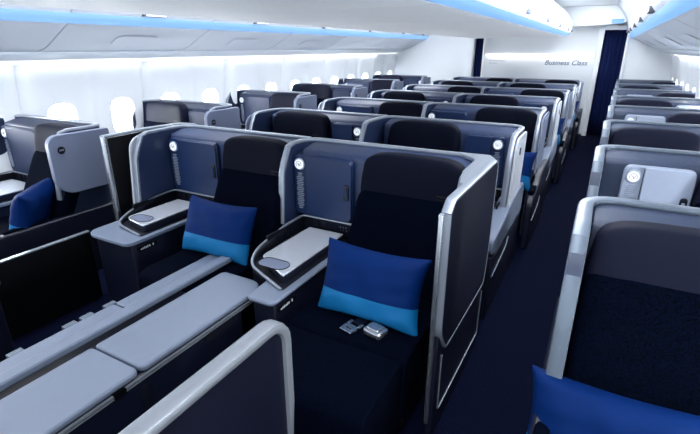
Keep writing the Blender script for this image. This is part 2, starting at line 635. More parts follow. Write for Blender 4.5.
text('lettering', 'Business Class', 0.132, (-0.74, yb_ - 0.053, 1.375), (pi / 2, 0, 0), M_TEXT, pnl, 0.002, 0.25)
sl = NB()
box(sl, -2.22, -1.90, yb_ - 0.053, yb_ - 0.050, 1.395, 1.415)
box(sl, -2.22, -2.05, yb_ - 0.053, yb_ - 0.050, 1.345, 1.360)
link('faint_lettering', sl, mat('lettering_faint', C(196, 203, 210), 0.5, noise=0.02), pnl, smooth=False)
# posts of the two curtain doorways
for k, (x0, x1, zt) in enumerate(((-0.24, -0.15, 2.0), (0.225, 0.27, 2.0), (-2.66, -2.555, 1.84), (-2.36, -2.33, 1.84))):
    pp = NB(); prism(pp, rrect(x0, x1, yb_ - 0.12, yb_ + 0.02, 0.02, 3), 'z', 0, zt)
    struct(link('door_%d' % (k + 1), pp, M_WALL))
hd = NB(); box(hd, -0.16, 0.24, yb_ - 0.1, yb_ + 0.02, 1.965, 2.04)
struct(link('trim_7', hd, M_WALL, bevel=0.01))
def curtain(x0, x1, z1, label):
    bm = NB()
    n = int((x1 - x0) * 110)
    g = []
    for k in range(6):
        z = 0.01 + (z1 - 0.01) * k / 5
        g.append([bm.verts.new((x0 + (x1 - x0) * i / n, yb_ + 0.06 + 0.016 * sin(i * 0.75) * (1 + 0.2 * sin(k + i * 0.1)), z)) for i in range(n + 1)])
    for k in range(5):
        for i in range(n):
            bm.faces.new((g[k][i], g[k][i + 1], g[k + 1][i + 1], g[k + 1][i]))
    o = link('curtain', bm, M_CURT)
    o.modifiers.new('solid', 'SOLIDIFY').thickness = 0.004
    tag(o, label, 'curtain')
curtain(-0.15, 0.225, 1.965, 'navy blue curtain closing the doorway at the end of the right aisle')
curtain(-2.555, -2.36, 1.84, 'narrow navy blue curtain left of the lettered bulkhead panel')
# curved soffit above the right aisle end
sf = NB()
prism(sf, sm([(-0.95, 2.355), (-0.93, 2.08), (-0.80, 2.02), (-0.20, 2.04), (0.10, 2.06), (0.20, 2.10), (0.2, 2.355)], 0.07), 'y', 9.85, yb_)
struct(link('trim_8', sf, M_CEIL))
bl = NB(); box(bl, -0.07, 0.12, 9.83, 9.86, 2.055, 2.13)
tag(link('light_strip', bl, M_BLUE, smooth=False, bevel=0.01), 'small blue glowing light on the soffit above the doorway curtain', 'light strip')

# ------------------------------------------------------------------ seats
W = 1.16
HT = 1.10      # shell height

def mk_shell(bm, plan, ztop, t, lean, rend=0.10, zb=0.0, ends=(True, True)):
    """wall of thickness t along plan; returns the 3D polyline of its top edge incl. rounded ends"""
    P = densify([Vector(p) for p in plan], 0.045)
    n = len(P)
    # arc lengths
    s = [0]
    for a, b_ in zip(P[:-1], P[1:]): s.append(s[-1] + (b_ - a).length)
    T = s[-1]
    cols = []
    tops = []
    for i in range(n):
        t_ = (P[min(i + 1, n - 1)] - P[max(i - 1, 0)]).normalized()
        nr = Vector((t_.y, -t_.x))
        d = 1e9
        if ends[0]: d = min(d, s[i])
        if ends[1]: d = min(d, T - s[i])
        zt = ztop
        if d < rend: zt = ztop - (rend - sqrt(max(0, rend * rend - (rend - d) ** 2)))
        # forward lean of the lower part towards the front ends
        dy = 0.0
        if ends[0] or ends[1]:
            dd = d if d < 1e8 else T
            dy = -lean * max(0, 1 - dd / 0.40)
        col = []
        for k in range(5):
            z = zb + (zt - zb) * k / 4
            off = dy * (ztop - z) / (ztop - zb)
            col.append((Vector((P[i].x + nr.x * t / 2, P[i].y + nr.y * t / 2 + off, z)), Vector((P[i].x - nr.x * t / 2, P[i].y - nr.y * t / 2 + off, z))))
        cols.append([(bm.verts.new(a), bm.verts.new(c)) for a, c in col])
        tops.append(Vector((P[i].x, P[i].y, zt)))
    for i in range(n - 1):
        for k in range(4):
            a, c = cols[i], cols[i + 1]
            bm.faces.new((a[k][0], c[k][0], c[k + 1][0], a[k + 1][0]))
            bm.faces.new((a[k][1], c[k][1], c[k + 1][1], a[k + 1][1]))
        bm.faces.new((cols[i][4][0], cols[i + 1][4][0], cols[i + 1][4][1], cols[i][4][1]))
        bm.faces.new((cols[i][0][0], cols[i + 1][0][0], cols[i + 1][0][1], cols[i][0][1]))
    for i in (0, n - 1):
        for k in range(4):
            bm.faces.new((cols[i][k][0], cols[i][k][1], cols[i][k + 1][1], cols[i][k + 1][0]))
    return tops

def make_suite(typ, place, pal, name_label):
    """typ A: cabinet at local left, seat right. B mirrored. place: 'CL','CR','R','L'.
    local frame: x 0..W, y=0 back, -y towards the camera."""
    mir = typ == 'B'
    mx = (lambda x: W - x) if mir else (lambda x: x)
    def fx(bm):                       # mirror a bmesh built in type A coordinates
        if mir:
            for v in bm.verts: v.co.x = W - v.co.x
        return bm
    aisle = {'CL': 'l', 'CR': 'r', 'R': 'l', 'L': 'r'}[place]      # in real left/right
    shellm, cabm, headm = pal
    rt = root('airline_seat', (0, 0, 0), name_label, 'airline seat')
    # -- shell : real coordinates (not mirrored)
    dl = 0.47; dr = 0.50
    if place == 'CR' and typ == 'A': dl = 0.30
    xl_ = -0.01 if place == 'CR' else 0.03
    cx0, cx1 = {('CR', 'A'): (0.012, 0.43), ('CR', 'B'): (0.12, 0.42), ('CL', 'B'): (0.12, 0.42), ('CL', 'A'): (0.075, 0.54), ('L', 'A'): (0.065, 0.60)}.get((place, typ), (0.165, 0.50) if place == 'R' else (0.065, 0.47))
    sc = 0.74 if (typ == 'B' and place in ('CR', 'CL')) else 0.80
    if typ == 'A' and place in ('L', 'CL'): sc = 0.885
    hw_ = 0.265 if sc > 0.85 else 0.30
    ys = 0.12 if place == 'CR' and typ == 'A' else 0.0
    if place in ('CR', 'R'):
        plan = fillet([(xl_, -dl), (xl_, -0.02), (W - 0.035, -0.02), (W - 0.035, -dr)], [0, 0.13, 0.13, 0], 7)
        ends = (True, True)
    elif place == 'CL':
        plan = fillet([(0.035, -dl), (0.035, -0.02), (W + 0.0, -0.02)], [0, 0.13, 0], 7)
        ends = (True, False)
    else:
        plan = fillet([(-0.02, -dl + 0.1), (0.0, -0.05), (0.28, -0.02), (W - 0.035, -0.02), (W - 0.035, -dr + 0.1)], [0, 0.1, 0.1, 0.12, 0], 7)
        ends = (True, True)
    t = 0.046 if place == 'R' else 0.034
    bm = NB()
    lean = 0.20 if place == 'R' else 0.10
    tops = mk_shell(bm, plan, HT, t, lean, 0.10, 0.0, ends)
    link('shell', bm, shellm, rt)
    # rim along the top, then down the front edges
    path = list(tops)
    zlow = 0.36 if place == 'R' else 0.62
    def down(p):
        out = []
        for k in range(1, 7):
            z = p.z + (zlow - p.z) * k / 6
            out.append(Vector((p.x, p.y - 0.010 * min(1, k) - lean * (HT - z) / HT, z)))
        return out
    if ends[0]: path = list(reversed(down(path[0]))) + path
    if ends[1]: path = path + down(path[-1])
    bm = NB(); sweep(bm, path, t + 0.006, 0.020, side_hint=(1, 0, 0) if ends[0] else (0, 1, 0))
    link('shell_rim', bm, M_RIMG if place == 'R' else M_RIM, rt)
    bm = NB()
    prism(bm, [tuple(p) for p in fillet([(-0.03, 1.092), (-0.09, 1.088), (-0.205, 1.062), (-0.205, 0.66), (-0.03, 0.66), (-0.03, 1.092)], [0, 0.02, 0.03, 0.01, 0, 0], 4)[:-1]], 'x', 0.06, (W if place == 'CL' else W - 0.06))
    link('shell_padding', bm, shellm, rt, bevel=0.006)
    # -- cabinet (type A coordinates)
    bm = NB(); prism(bm, rrect(cx0, cx1, 0.66, 1.045, 0.035, 4), 'y', -0.045, -0.235)
    cab = link('cabinet', fx(bm), cabm, rt, bevel=0.008)
    lx = cx0 + 0.050
    bm = NB(); prism(bm, rrect(cx0 + 0.098, cx1 - 0.004, 0.665, 1.04, 0.02, 4, rs=(0.035, 0.006, 0.006, 0.035)), 'y', -0.235, -0.250)
    link('door', fx(bm), cabm, cab, bevel=0.004)
    bm = NB(); box(bm, cx0 + 0.0945, cx0 + 0.0975, -0.243, -0.234, 0.675, 1.03)
    link('door_gap', fx(bm), M_DARK, cab, smooth=False)
    bm = NB(); prism(bm, rrect(cx1 - 0.052, cx1 - 0.018, 0.80, 0.90, 0.014, 4), 'y', -0.248, -0.258)
    link('latch', fx(bm), M_NAVY, cab, bevel=0.004)
    lt = NB(); prism(lt, rrect(cx1 - 0.043, cx1 - 0.026, 0.825, 0.875, 0.007, 3), 'y', -0.256, -0.262)
    link('latch_tab', fx(lt), cabm, cab)
    bm = NB(); disc(bm, (lx, -0.234, 0.985), 0.038, (0, -1, 0), 0.008)
    link('lamp_ring', fx(bm), M_LAMPR, cab, bevel=0.002)
    bm = NB(); disc(bm, (lx, -0.240, 0.985), 0.029, (0, -1, 0), 0.008)
    link('reading_lamp', fx(bm), M_LAMP, cab)
    em = NB()
    arc = [Vector((lx + 0.019 * cos(math.radians(a)), -0.2488, 0.985 + 0.019 * sin(math.radians(a)))) for a in range(-40, 231, 27)]
    sweep(em, arc, 0.003, 0.003)
    for k in range(3):
        sweep(em, [(lx + 0.004, -0.2488, 0.974), (lx - 0.012 + 0.012 * k, -0.2488, 0.994)], 0.003, 0.003)
    link('lamp_emblem', fx(em), M_SEAM, cab)
    rb = NB()
    for k in range(20):
        z = 0.70 + k * 0.0118
        wd = (0.024 if 1 < k < 18 else 0.016) * (1 if k % 3 else 0.8)
        box(rb, lx - wd, lx + wd, -0.2415, -0.234, z, z + 0.0055)
    link('grille', fx(rb), M_LAMPR, cab)
    # -- console with recess, surround and tray
    x1 = 0.43 if (place, typ) == ('CL', 'A') else max(cx1, 0.43) + 0.012
    if ys:       # notched where the middle storage run meets it
        bo = [(x1, -0.04), (0.045, -0.04), (0.045, -0.72), (0.295, -0.85), (0.315, -1.03), (x1, -1.03)]
        lo_ = fillet([(x1 + 0.015, -0.30), (0.03, -0.30), (0.03, -0.72), (0.28, -0.85), (0.30, -1.06), (x1 + 0.015, -1.06), (x1 + 0.015, -0.30)], [0, 0.0, 0.08, 0.05, 0.03, 0.04, 0], 5)[:-1]
    else:
        bo = rrect(0.045, x1, -0.90, -0.04, 0.03, 4, rs=(0.0, 0.0, 0.05, 0.03))
        lo_ = rrect(0.030, x1 + 0.015, -0.94, -0.30, 0.03, 5, rs=(0.004, 0.004, 0.09, 0.05))
    bm = NB(); prism(bm, [tuple(p) for p in bo], 'z', 0.0, 0.53)
    con = link('console', fx(bm), M_NAVY, rt, bevel=0.006)
    top = NB(); prism(top, [tuple(p) for p in lo_], 'z', 0.53, 0.552)
    link('console_lip', fx(top), M_LIP, con, bevel=0.009, seg=3)
    f0, f1 = (-0.80 - ys * 0.4, -0.82 - ys)      # recess front, left and right ends
    rpath = [(0.066, -0.50), (0.066, f0 + 0.16), (0.12, f0 + 0.03), (x1 - 0.03, f1)]
    rc = NB()
    rout = fillet([(x1 - 0.02, -0.25), (0.062, -0.25), (0.066, f0 + 0.16), (0.12, f0 + 0.03), (x1 - 0.02, f1), (x1 - 0.02, -0.25)], [0, 0, 0.05, 0.05, 0.02, 0], 5)[:-1]
    prism(rc, [tuple(p) for p in rout], 'z', 0.5515, 0.556)
    link('recess_floor', fx(rc), M_DARK, con)
    ln = NB()
    box(ln, 0.062, max(x1, cx1), -0.225, -0.19, 0.55, 0.662)
    box(ln, 0.0605, 0.075, -0.60, -0.19, 0.55, 0.64)
    link('recess_liner', fx(ln), M_DARK, con)
    sr = NB()
    path = fillet([(max(x1, cx1) + 0.005, -0.240, 0.655), (0.075, -0.240, 0.655), (0.066, -0.42, 0.645), (0.066, f0 + 0.16, 0.60), (0.12, f0 + 0.03, 0.572), (x1 - 0.03, f1, 0.560)], [0, 0.03, 0.05, 0.06, 0.07, 0], 6)
    sweep(sr, path, 0.014, 0.012)
    link('recess_rim', fx(sr), M_RIM, con)
    lw = NB()
    pp = fillet([(0.066, -0.42, 0.641), (0.066, f0 + 0.16, 0.596), (0.12, f0 + 0.03, 0.568), (x1 - 0.03, f1, 0.556)], [0, 0.06, 0.07, 0], 6)
    for a, c in zip(pp[:-1], pp[1:]):
        v = [lw.verts.new((a.x, a.y, 0.54)), lw.verts.new((c.x, c.y, 0.54)), lw.verts.new((c.x, c.y, c.z)), lw.verts.new((a.x, a.y, a.z))]
        lw.faces.new(v)
    lwo = link('recess_wall', fx(lw), M_DARK, con)
    lwo.modifiers.new('solid', 'SOLIDIFY').thickness = 0.010
    def tray(x0, x1_, ya, ga):
        return [tuple(p) for p in fillet([(x1_, -0.29), (x0, -0.29), (x0, ya + 0.03), (x0 + 0.04, ya), (x1_, ga), (x1_, -0.29)], [0, 0, 0.05, 0.05, 0.025, 0], 5)[:-1]]
    tx0, tx1 = 0.155, x1 - 0.045
    tb = NB(); prism(tb, tray(tx0 + 0.004, tx1 - 0.004, f0 + 0.07, f1 + 0.05), 'z', 0.556, 0.596)
    link('tray_base', fx(tb), M_NAVY, con, bevel=0.004)
    tt = NB(); prism(tt, tray(tx0, tx1, f0 + 0.065, f1 + 0.045), 'z', 0.596, 0.607)
    link('tray_top', fx(tt), M_TRAY, con, bevel=0.004)
    oy = f1 + 0.13
    ov = NB()
    prism(ov, rrect(tx0 + 0.035, tx1 - 0.035, oy - 0.045, oy + 0.045, 0.044, 6), 'z', 0.6068, 0.6085)
    link('tray_inset', fx(ov), M_WING, con)
    ovr = NB()
    rr = [Vector((x, y, 0.609)) for x, y in rrect(tx0 + 0.031, tx1 - 0.031, oy - 0.049, oy + 0.049, 0.048, 6)]
    sweep(ovr, rr + [rr[0]], 0.004, 0.003)
    link('inset_ring', fx(ovr), M_BLACK, con)
    # sockets and control panel on the back wall of the recess
    ct = NB(); prism(ct, rrect(0.27, x1 - 0.01, 0.585, 0.640, 0.008, 3), 'y', -0.234, -0.224)
    link('control_panel', fx(ct), M_DOOR, con)
    bt = NB()
    for k in range(6):
        disc(bt, (0.345 + 0.020 * (k % 3), -0.2335, 0.602 + 0.02 * (k // 3)), 0.0045, (0, -1, 0), 0.003, 8)
    link('control_buttons', fx(bt), M_CHROME, con)
    for sx in (0.16, 0.22):
        so = NB(); prism(so, rrect(sx - 0.019, sx + 0.019, 0.590, 0.632, 0.005, 3), 'y', -0.231, -0.224)
        link('socket', fx(so), M_NAVY, con)
    for sy in (-0.50, -0.42):
        so = NB(); prism(so, rrect(sy - 0.02, sy + 0.02, 0.572, 0.608, 0.005, 3), 'x', 0.074, 0.079)
        link('socket', fx(so), M_NAVY, con)
    py0 = -1.01 if ys else -0.87
    pl = NB(); prism(pl, rrect(py0, py0 + 0.14, 0.470, 0.505, 0.012, 4), 'x', x1 - 0.001, x1 + 0.005)
    plate = link('seat_number_plate', fx(pl), M_BLACK, con)
    mk = NB()
    for q, (hh, ww) in enumerate(((0.5, 0.9), (0.8, 0.7), (1.0, 0.8), (0.7, 1.0), (1.0, 0.6), (0.9, 0.8), (0.0, 0), (1.0, 0.9))):
        if hh:
            yy = py0 + 0.020 + q * 0.0125
            box(mk, x1 + 0.004, x1 + 0.0065, yy, yy + 0.0075 * ww, 0.4805, 0.4805 + 0.014 * hh)
    link('plate_marking', fx(mk), M_TEXTW, con, smooth=False)
    # -- seat
    bm = NB()
    box(bm, sc - hw_ + 0.02, sc + hw_ - 0.02, -0.97, -0.14, 0.02, 0.30)
    link('seat_base', fx(bm), M_BLACK, rt, bevel=0.02)
    bm = NB()
    prof = fillet([(-0.14, 0.28), (-0.14, 0.445), (-0.40, 0.45), (-0.96, 0.462), (-1.03, 0.44), (-1.04, 0.16), (-1.00, 0.14), (-0.98, 0.28), (-0.14, 0.28)], [0, 0.03, 0.05, 0.06, 0.06, 0.03, 0.03, 0.03, 0], 4)[:-1]
    prism(bm, [tuple(p) for p in prof], 'x', sc - hw_, sc + hw_)
    link('seat_cushion', fx(bm), M_CUSH, rt, bevel=0.018, seg=3)
    bm = NB()
    def bend(p):
        return Vector((p.x, p.y + 0.10 * (p.x / 0.3) ** 2 * -0.35 + (p.z) * 0.50, p.z))
    softbox(bm, (sc, -0.335, 0.66), (2 * hw_, 0.15, 0.56), 0.28, 32, 16, bend)
    link('backrest', fx(bm), M_CUSH, rt)
    bm = NB()
    def bend2(p):
        return Vector((p.x * (1 - 0.05 * (p.z / 0.13)), p.y - 0.030 * (p.x / 0.29) ** 2 + p.z * 0.10, p.z))
    softbox(bm, (sc, -0.215, 0.978 - (0.025 if place == 'R' else 0)), (2 * hw_ - 0.02, 0.13, 0.265), 0.38, 36, 16, bend2)
    hr = link('headrest', fx(bm), headm, rt)
    # small tag lower right of the headrest (real right)
    tg = NB()
    cx = (sc if not mir else W - sc) + 0.155
    for k, (w_, z_) in enumerate(((0.066, 0.925), (0.036, 0.910))):
        box(tg, cx, cx + w_, -0.2985, -0.290, z_, z_ + (0.010 if k == 0 else 0.005))
    link('headrest_tag', tg, M_BLACK, hr)
    
    # -- aisle side
    sgn = -1 if aisle == 'l' else 1
    xa = 0.0 if aisle == 'l' else W
    def ax(bm, x0, x1, outline):       # slab on the aisle side, outline in (y, z)
        prism(bm, outline, 'x', xa + sgn * x0, xa + sgn * x1)
    console_on_aisle = (typ == 'A') == (aisle == 'l')
    # low side panel along the seat or console (dark), with trim lines
    bm = NB()
    if console_on_aisle:
        ax(bm, -0.045, 0.008, [(0.08, 0.0), (0.08, 0.40), (-0.85, 0.40), (-1.02, 0.44), (-1.02, 0.0)] if place != 'CL' else [(0.08, 0.0), (0.08, 0.40), (-0.80, 0.40), (-0.80, 0.0)])
        sp = link('side_panel', bm, M_NAVY, rt, bevel=0.008)
        bm = NB()
        if place != 'CL': ax(bm, -0.085, 0.012, fillet([(-0.45, 0.65), (0.0, 0.67), (0.08, 0.62), (0.08, 0.42), (-0.85, 0.42), (-1.03, 0.46), (-1.03, 0.56), (-0.80, 0.57), (-0.45, 0.65)], [0, 0.03, 0.03, 0.03, 0.1, 0.04, 0.04, 0.1, 0], 4)[:-1])
        if place != 'CL': link('side_moulding', bm, M_LIP, rt, bevel=0.01)
        bm = NB(); xx = xa + sgn * (0.012 if place != 'CL' else -0.02)
        sweep(bm, fillet([(xx, -0.95 if place != 'CL' else -0.7, 0.28), (xx, -0.5, 0.32), (xx, -0.44, 0.37)], 0.04, 4), 0.006, 0.008)
        link('trim_line', bm, M_LIP, sp)
    else:
        if place == 'L': ax(bm, -0.04, 0.02, [(0.08, 0.0), (0.08, 0.50), (-1.05, 0.50), (-1.05, 0.0)])
        else: ax(bm, -0.05, 0.008, fillet([(0.08, 0.0), (0.08, 0.60), (-0.45, 0.60), (-0.62, 0.52), (-0.86, 0.48), (-0.92, 0.42), (-0.92, 0.0), (0.08, 0.0)], [0, 0.02, 0.08, 0.08, 0.05, 0.05, 0, 0], 4)[:-1])
        sp = link('side_panel', bm, M_NAVY, rt, bevel=0.012)
        bm = NB(); xx = xa + sgn * 0.012
        sweep(bm, fillet([(xx, -0.88, 0.26), (xx, -0.5, 0.30), (xx, -0.44, 0.36)], 0.04, 4), 0.006, 0.008)
        link('trim_line', bm, M_LIP, sp)
        bm = NB(); box(bm, xa + sgn * -0.05 if sgn > 0 else xa + 0.0, xa if sgn > 0 else xa + 0.05, -0.86, -0.55, 0.475, 0.515)
        link('armrest', bm, M_CUSH, rt, bevel=0.012)
    # tall wing panel on the outer face
    bm = NB()
    wm = M_WHITE if console_on_aisle else M_WING
    if place == 'L':
        wm = M_WING
        o_ = rrect(-0.48, -0.02, 0.66, 1.085, 0.09, 6, rs=(0.02, 0.07, 0.13, 0.03))
    elif console_on_aisle:
        o_ = rrect(-0.50, -0.10, 0.56, 1.085, 0.06, 6, rs=(0.05, 0.09, 0.04, 0.02))
        o_ = [(y - 0.05 * (1.085 - z) / 0.5, z) for y, z in o_]
    else:
        o_ = rrect(-0.50, -0.04, 0.56, 1.085, 0.06, 6, rs=(0.03, 0.09, 0.04, 0.02))
        o_ = [(y - 0.05 * (1.085 - z) / 0.5, z) for y, z in o_]
    x0_ = -0.005
    wt = 0.030 if place == 'L' else 0.004
    prism(bm, o_, 'x', xa + sgn * (-0.012), xa + sgn * wt)
    if place == 'R': bm.free(); return rt, plate
    wp = link('wing_panel', bm, wm, rt, bevel=0.004)
    if place == 'L' or console_on_aisle and place != 'R':
        dk = NB()
        disc(dk, (xa + sgn * (wt - 0.001), -0.36 if place != 'L' else -0.40, 0.98), 0.026, (sgn, 0, 0), 0.006, 20)
        bdg = link('badge', dk, M_DARK, wp)
        dm = NB()
        for k in range(3):
            box(dm, *sorted((xa + sgn * (wt + 0.004), xa + sgn * (wt + 0.0065))), (-0.36 if place != 'L' else -0.40) - 0.014 + 0.011 * k, (-0.36 if place != 'L' else -0.40) - 0.007 + 0.011 * k, 0.975, 0.987)
        link('badge_mark', dm, M_LIP, bdg)
    return rt, plate

PAL_C = (M_SHELL, M_CAB, M_HEAD)
PAL_G = (M_SHELLG, M_CABG, M_HEADG)
PAL_L = (mat('shell_blue_dimmed', C(30, 40, 64), 0.5, spec=0.3, noise=0.05, nscale=40), mat('cabinet_blue_dimmed', C(20, 33, 64), 0.5, spec=0.3, noise=0.04, nscale=30), M_HEADG)  # left column: blues darkened in colour to offset the nearby window light
PITCH = 1.17
CX = {'CL': -2.78, 'CR': -1.62, 'R': -0.015, 'L': -4.45}
CY0 = {'CL': 2.46, 'CR': 2.46, 'R': 1.95, 'L': 2.17}
CP = {'CL': 1.17, 'CR': 1.17, 'R': 1.155, 'L': 1.455}
NR = {'CL': 7, 'CR': 7, 'R': 8, 'L': 6}
DRIFT = {'CL': 0.020, 'CR': 0.022, 'R': 0.028, 'L': 0.012}
PALS = {'CL': PAL_C, 'CR': PAL_C, 'R': PAL_G, 'L': PAL_L}
colname = {'CL': 'left half of the centre block', 'CR': 'right half of the centre block', 'R': 'column right of the right aisle', 'L': 'column beside the left windows'}
FIRST = {'CL': 'A', 'CR': 'A', 'R': 'B', 'L': 'A'}
rown = ['front row', 'second row', 'third row', 'fourth row', 'fifth row', 'sixth row', 'seventh row', 'last row']
lookw = {'CL': 'navy', 'CR': 'navy', 'R': 'slate', 'L': 'grey-headed'}
seats = {}
for place in ('CL', 'CR', 'R', 'L'):
    protos = {}
    for k in range(NR[place]):
        typ = FIRST[place] if k % 2 == 0 else ('B' if FIRST[place] == 'A' else 'A')
        if typ not in protos:
            rt, plate = make_suite(typ, place, PALS[place], '')
            protos[typ] = rt
            r = rt
            KM = kids_map()
        else:
            r = copy_tree(protos[typ], KM_ALL[typ])
        if typ not in globals().get('KM_ALL', {}) or r is protos[typ]:
            KM_ALL = globals().get('KM_ALL', {})
            KM_ALL[typ] = KM
        r.location = (CX[place] + DRIFT[place] * k, CY0[place] + CP[place] * k, 0)
        rn = rown[k] if k < NR[place] - 1 else 'last row'
        r['label'] = '%s suite seat, %s, %s from the camera' % (lookw[place], colname[place], rn)
        r['group'] = 'suite seats in the ' + colname[place]
        seats[(place, k)] = r
s_front = seats[('CR', 0)]
# the tall door replaces the low side panel on the front right centre seat
for c_ in kids_map().get(s_front.name, []):
    if c_.name.startswith(('side_panel', 'armrest')):
        for g_ in kids_map().get(c_.name, []):
            bpy.data.objects.remove(g_)
        bpy.data.objects.remove(c_)
for k in (2, 4, 6):          # the low aisle-side panels bulge into the aisle
    for c_ in kids_map().get(seats[('CR', k)].name, []):
        if c_.name.startswith(('side_panel', 'armrest')):
            c_.location.x += 0.05

# ------------------------------------------------------------------ front-row centre details
s1 = seats[('CR', 0)]
s0 = seats[('CL', 0)]
for s_ in (s1,):
    b_ = NB()
    prism(b_, [tuple(p) for p in fillet([(-1.045, 0.12), (-1.045, 0.462), (-1.30, 0.466), (-1.40, 0.44), (-1.43, 0.12), (-1.045, 0.12)], [0, 0.01, 0.05, 0.06, 0.03, 0], 4)[:-1]], 'x', 0.51, 1.09 if s_ is s1 else 0.81)
    link('leg_rest', b_, M_CUSH, s_, bevel=0.015, seg=3)
# tall sliding door on the aisle side of the front right centre seat
d = NB()
out = fillet([(-0.93, 1.08), (-0.88, 1.12), (-0.14, 1.112), (-0.10, 1.09), (-0.10, 0.55), (-0.14, 0.41), (-0.84, 0.44), (-0.93, 0.56), (-0.93, 1.08)], [0, 0.02, 0.03, 0.03, 0.05, 0.03, 0.03, 0.05, 0], 4)[:-1]
prism(d, [tuple(p) for p in out], 'x', W + 0.010, W + 0.050)
door = link('privacy_door', d, M_DOOR, s1, bevel=0.008)
r = NB()
loop = [Vector((W + 0.032, p[0], p[1])) for p in out]
sweep(r, loop + [loop[0]], 0.040, 0.013)
link('door_frame', r, M_RIM, door)
r = NB(); prism(r, rrect(-0.958, -0.935, 0.10, 1.085, 0.008, 3), 'x', W + 0.010, W + 0.028)
link('door_edge', r, M_CHROME, door, bevel=0.004)
lw = NB(); prism(lw, [(-0.93, 0.0), (-0.93, 0.55), (-0.84, 0.43), (-0.14, 0.40), (-0.10, 0.30), (-0.10, 0.0)], 'x', W + 0.006, W + 0.042)
lo = link('door_lower_panel', lw, M_NAVY, s1, bevel=0.006)
lw = NB(); sweep(lw, fillet([(W + 0.044, -0.87, 0.42), (W + 0.044, -0.87, 0.12), (W + 0.044, -0.13, 0.08), (W + 0.044, -0.13, 0.36)], 0.02, 3), 0.006, 0.008)
link('trim_line', lw, M_RIM, lo)
hd_ = NB(); box(hd_, W + 0.022, W + 0.040, -0.66, -0.58, 1.112, 1.118)
link('door_handle', hd_, M_LIP, door, bevel=0.002)

b_ = NB(); prism(b_, [tuple(p) for p in fillet([(W - 0.056, -0.40), (W - 0.010, -0.62), (W + 0.045, -0.62), (W + 0.045, -0.12), (W - 0.01, -0.005), (W - 0.20, -0.01), (W - 0.06, -0.13), (W - 0.056, -0.40)], [0, 0.03, 0.01, 0.02, 0.02, 0, 0.05, 0], 4)[:-1]], 'z', 1.088, 1.112)
link('door_ledge', b_, M_RIM, s1, bevel=0.005)
# door on the far (left aisle) side of the front left centre seat
d = NB()
prism(d, [tuple(p) for p in fillet([(-0.60, 0.0), (-0.60, 1.08), (0.0, 1.09), (0.0, 0.0), (-0.60, 0.0)], [0, 0.03, 0.03, 0, 0], 4)[:-1]], 'x', -0.115, -0.085)
door2 = link('privacy_door', d, M_BLACK, s0, bevel=0.006)
r = NB()
prism(r, rrect(-0.122, -0.078, -0.625, -0.595, 0.010, 3), 'z', 0.25, 1.09)
link('door_edge', r, M_CHROME, door2)
r = NB(); sweep(r, [(-0.10, -0.62, 1.095), (-0.10, -0.3, 1.10), (-0.05, 0.0, 1.10), (0.10, 0.0, 1.105)], 0.05, 0.018)
link('door_rail', r, M_RIM, door2)

# ------------------------------------------------------------------ middle storage run in front of the front centre seats
cc = root('centre_console', (-1.51, 0.9, 0), 'long navy centre console with two pale grey lids between the front centre seats', 'console')
def P_(x, y): return (x + 1.535, y - 0.9)
b_ = NB(); box(b_, -0.145, 0.134, -0.95, 0.52, 0.0, 0.475)
link('body', b_, M_NAVY, cc, bevel=0.01)
b_ = NB(); prism(b_, rrect(-0.155, 0.140, -0.95, -0.052, 0.02, 4, rs=(0.03, 0.02, 0.02, 0.02)), 'z', 0.478, 0.505)
link('lid', b_, M_LIP, cc, bevel=0.009, seg=3)
b_ = NB(); prism(b_, rrect(-0.155, 0.140, -0.044, 0.71, 0.02, 5, rs=(0.09, 0.03, 0.02, 0.03)), 'z', 0.478, 0.505)
link('lid', b_, M_LIP, cc, bevel=0.009, seg=3)
b_ = NB(); box(b_, 0.133, 0.141, -0.95, 0.60, 0.462, 0.470)
box(b_, 0.133, 0.139, -0.95, 0.60, 0.450, 0.455)
link('trim_line', b_, M_RIM, cc)
for (ya, yb2) in ((0.28, 0.46),):
    b_ = NB(); prism(b_, rrect(ya, yb2, 0.405, 0.452, 0.02, 4, rs=(0.003, 0.003, 0.02, 0.02)), 'x', 0.128, 0.139)
    la = link('latch', b_, M_DARK, cc)
for (ya, yb2) in ((-0.17, -0.12),):
    b_ = NB(); prism(b_, rrect(ya, yb2, 0.452, 0.474, 0.004, 2), 'x', 0.128, 0.144)
    link('latch', b_, M_BLACK, cc)
b_ = NB(); prism(b_, rrect(-0.06, -0.02, 0.10, 0.42, 0.02, 4), 'x', 0.128, 0.138)
link('side_recess', b_, M_DARK, cc)

lg = root('side_ledge', (-1.83, 1.0, 0), 'narrow pale grey ledge running along the far side of the centre console', 'ledge')
b_ = NB(); box(b_, -0.12, 0.105, -0.95, 0.41, 0.0, 0.452)
link('body', b_, M_NAVY, lg, bevel=0.008)
b_ = NB(); prism(b_, rrect(0.012, 0.080, -0.95, 0.86, 0.01, 3), 'z', 0.470, 0.503)
link('rail', b_, M_LIP, lg, bevel=0.007)
b_ = NB(); prism(b_, rrect(-0.12, -0.006, -0.95, 0.14, 0.01, 3), 'z', 0.452, 0.468)
link('ledge_top', b_, M_LIP, lg, bevel=0.007)
b_ = NB(); prism(b_, rrect(-0.12, -0.006, 0.147, 0.86, 0.01, 4, rs=(0.03, 0.06, 0.01, 0.01)), 'z', 0.452, 0.468)
link('ledge_top', b_, M_LIP, lg, bevel=0.007)
for y_ in (-0.33, -0.10, -0.02, 0.10):
    b_ = NB(); box(b_, -0.150, -0.118, y_, y_ + 0.06, 0.450, 0.468)
    link('hinge', b_, M_RIMG, lg, bevel=0.003)

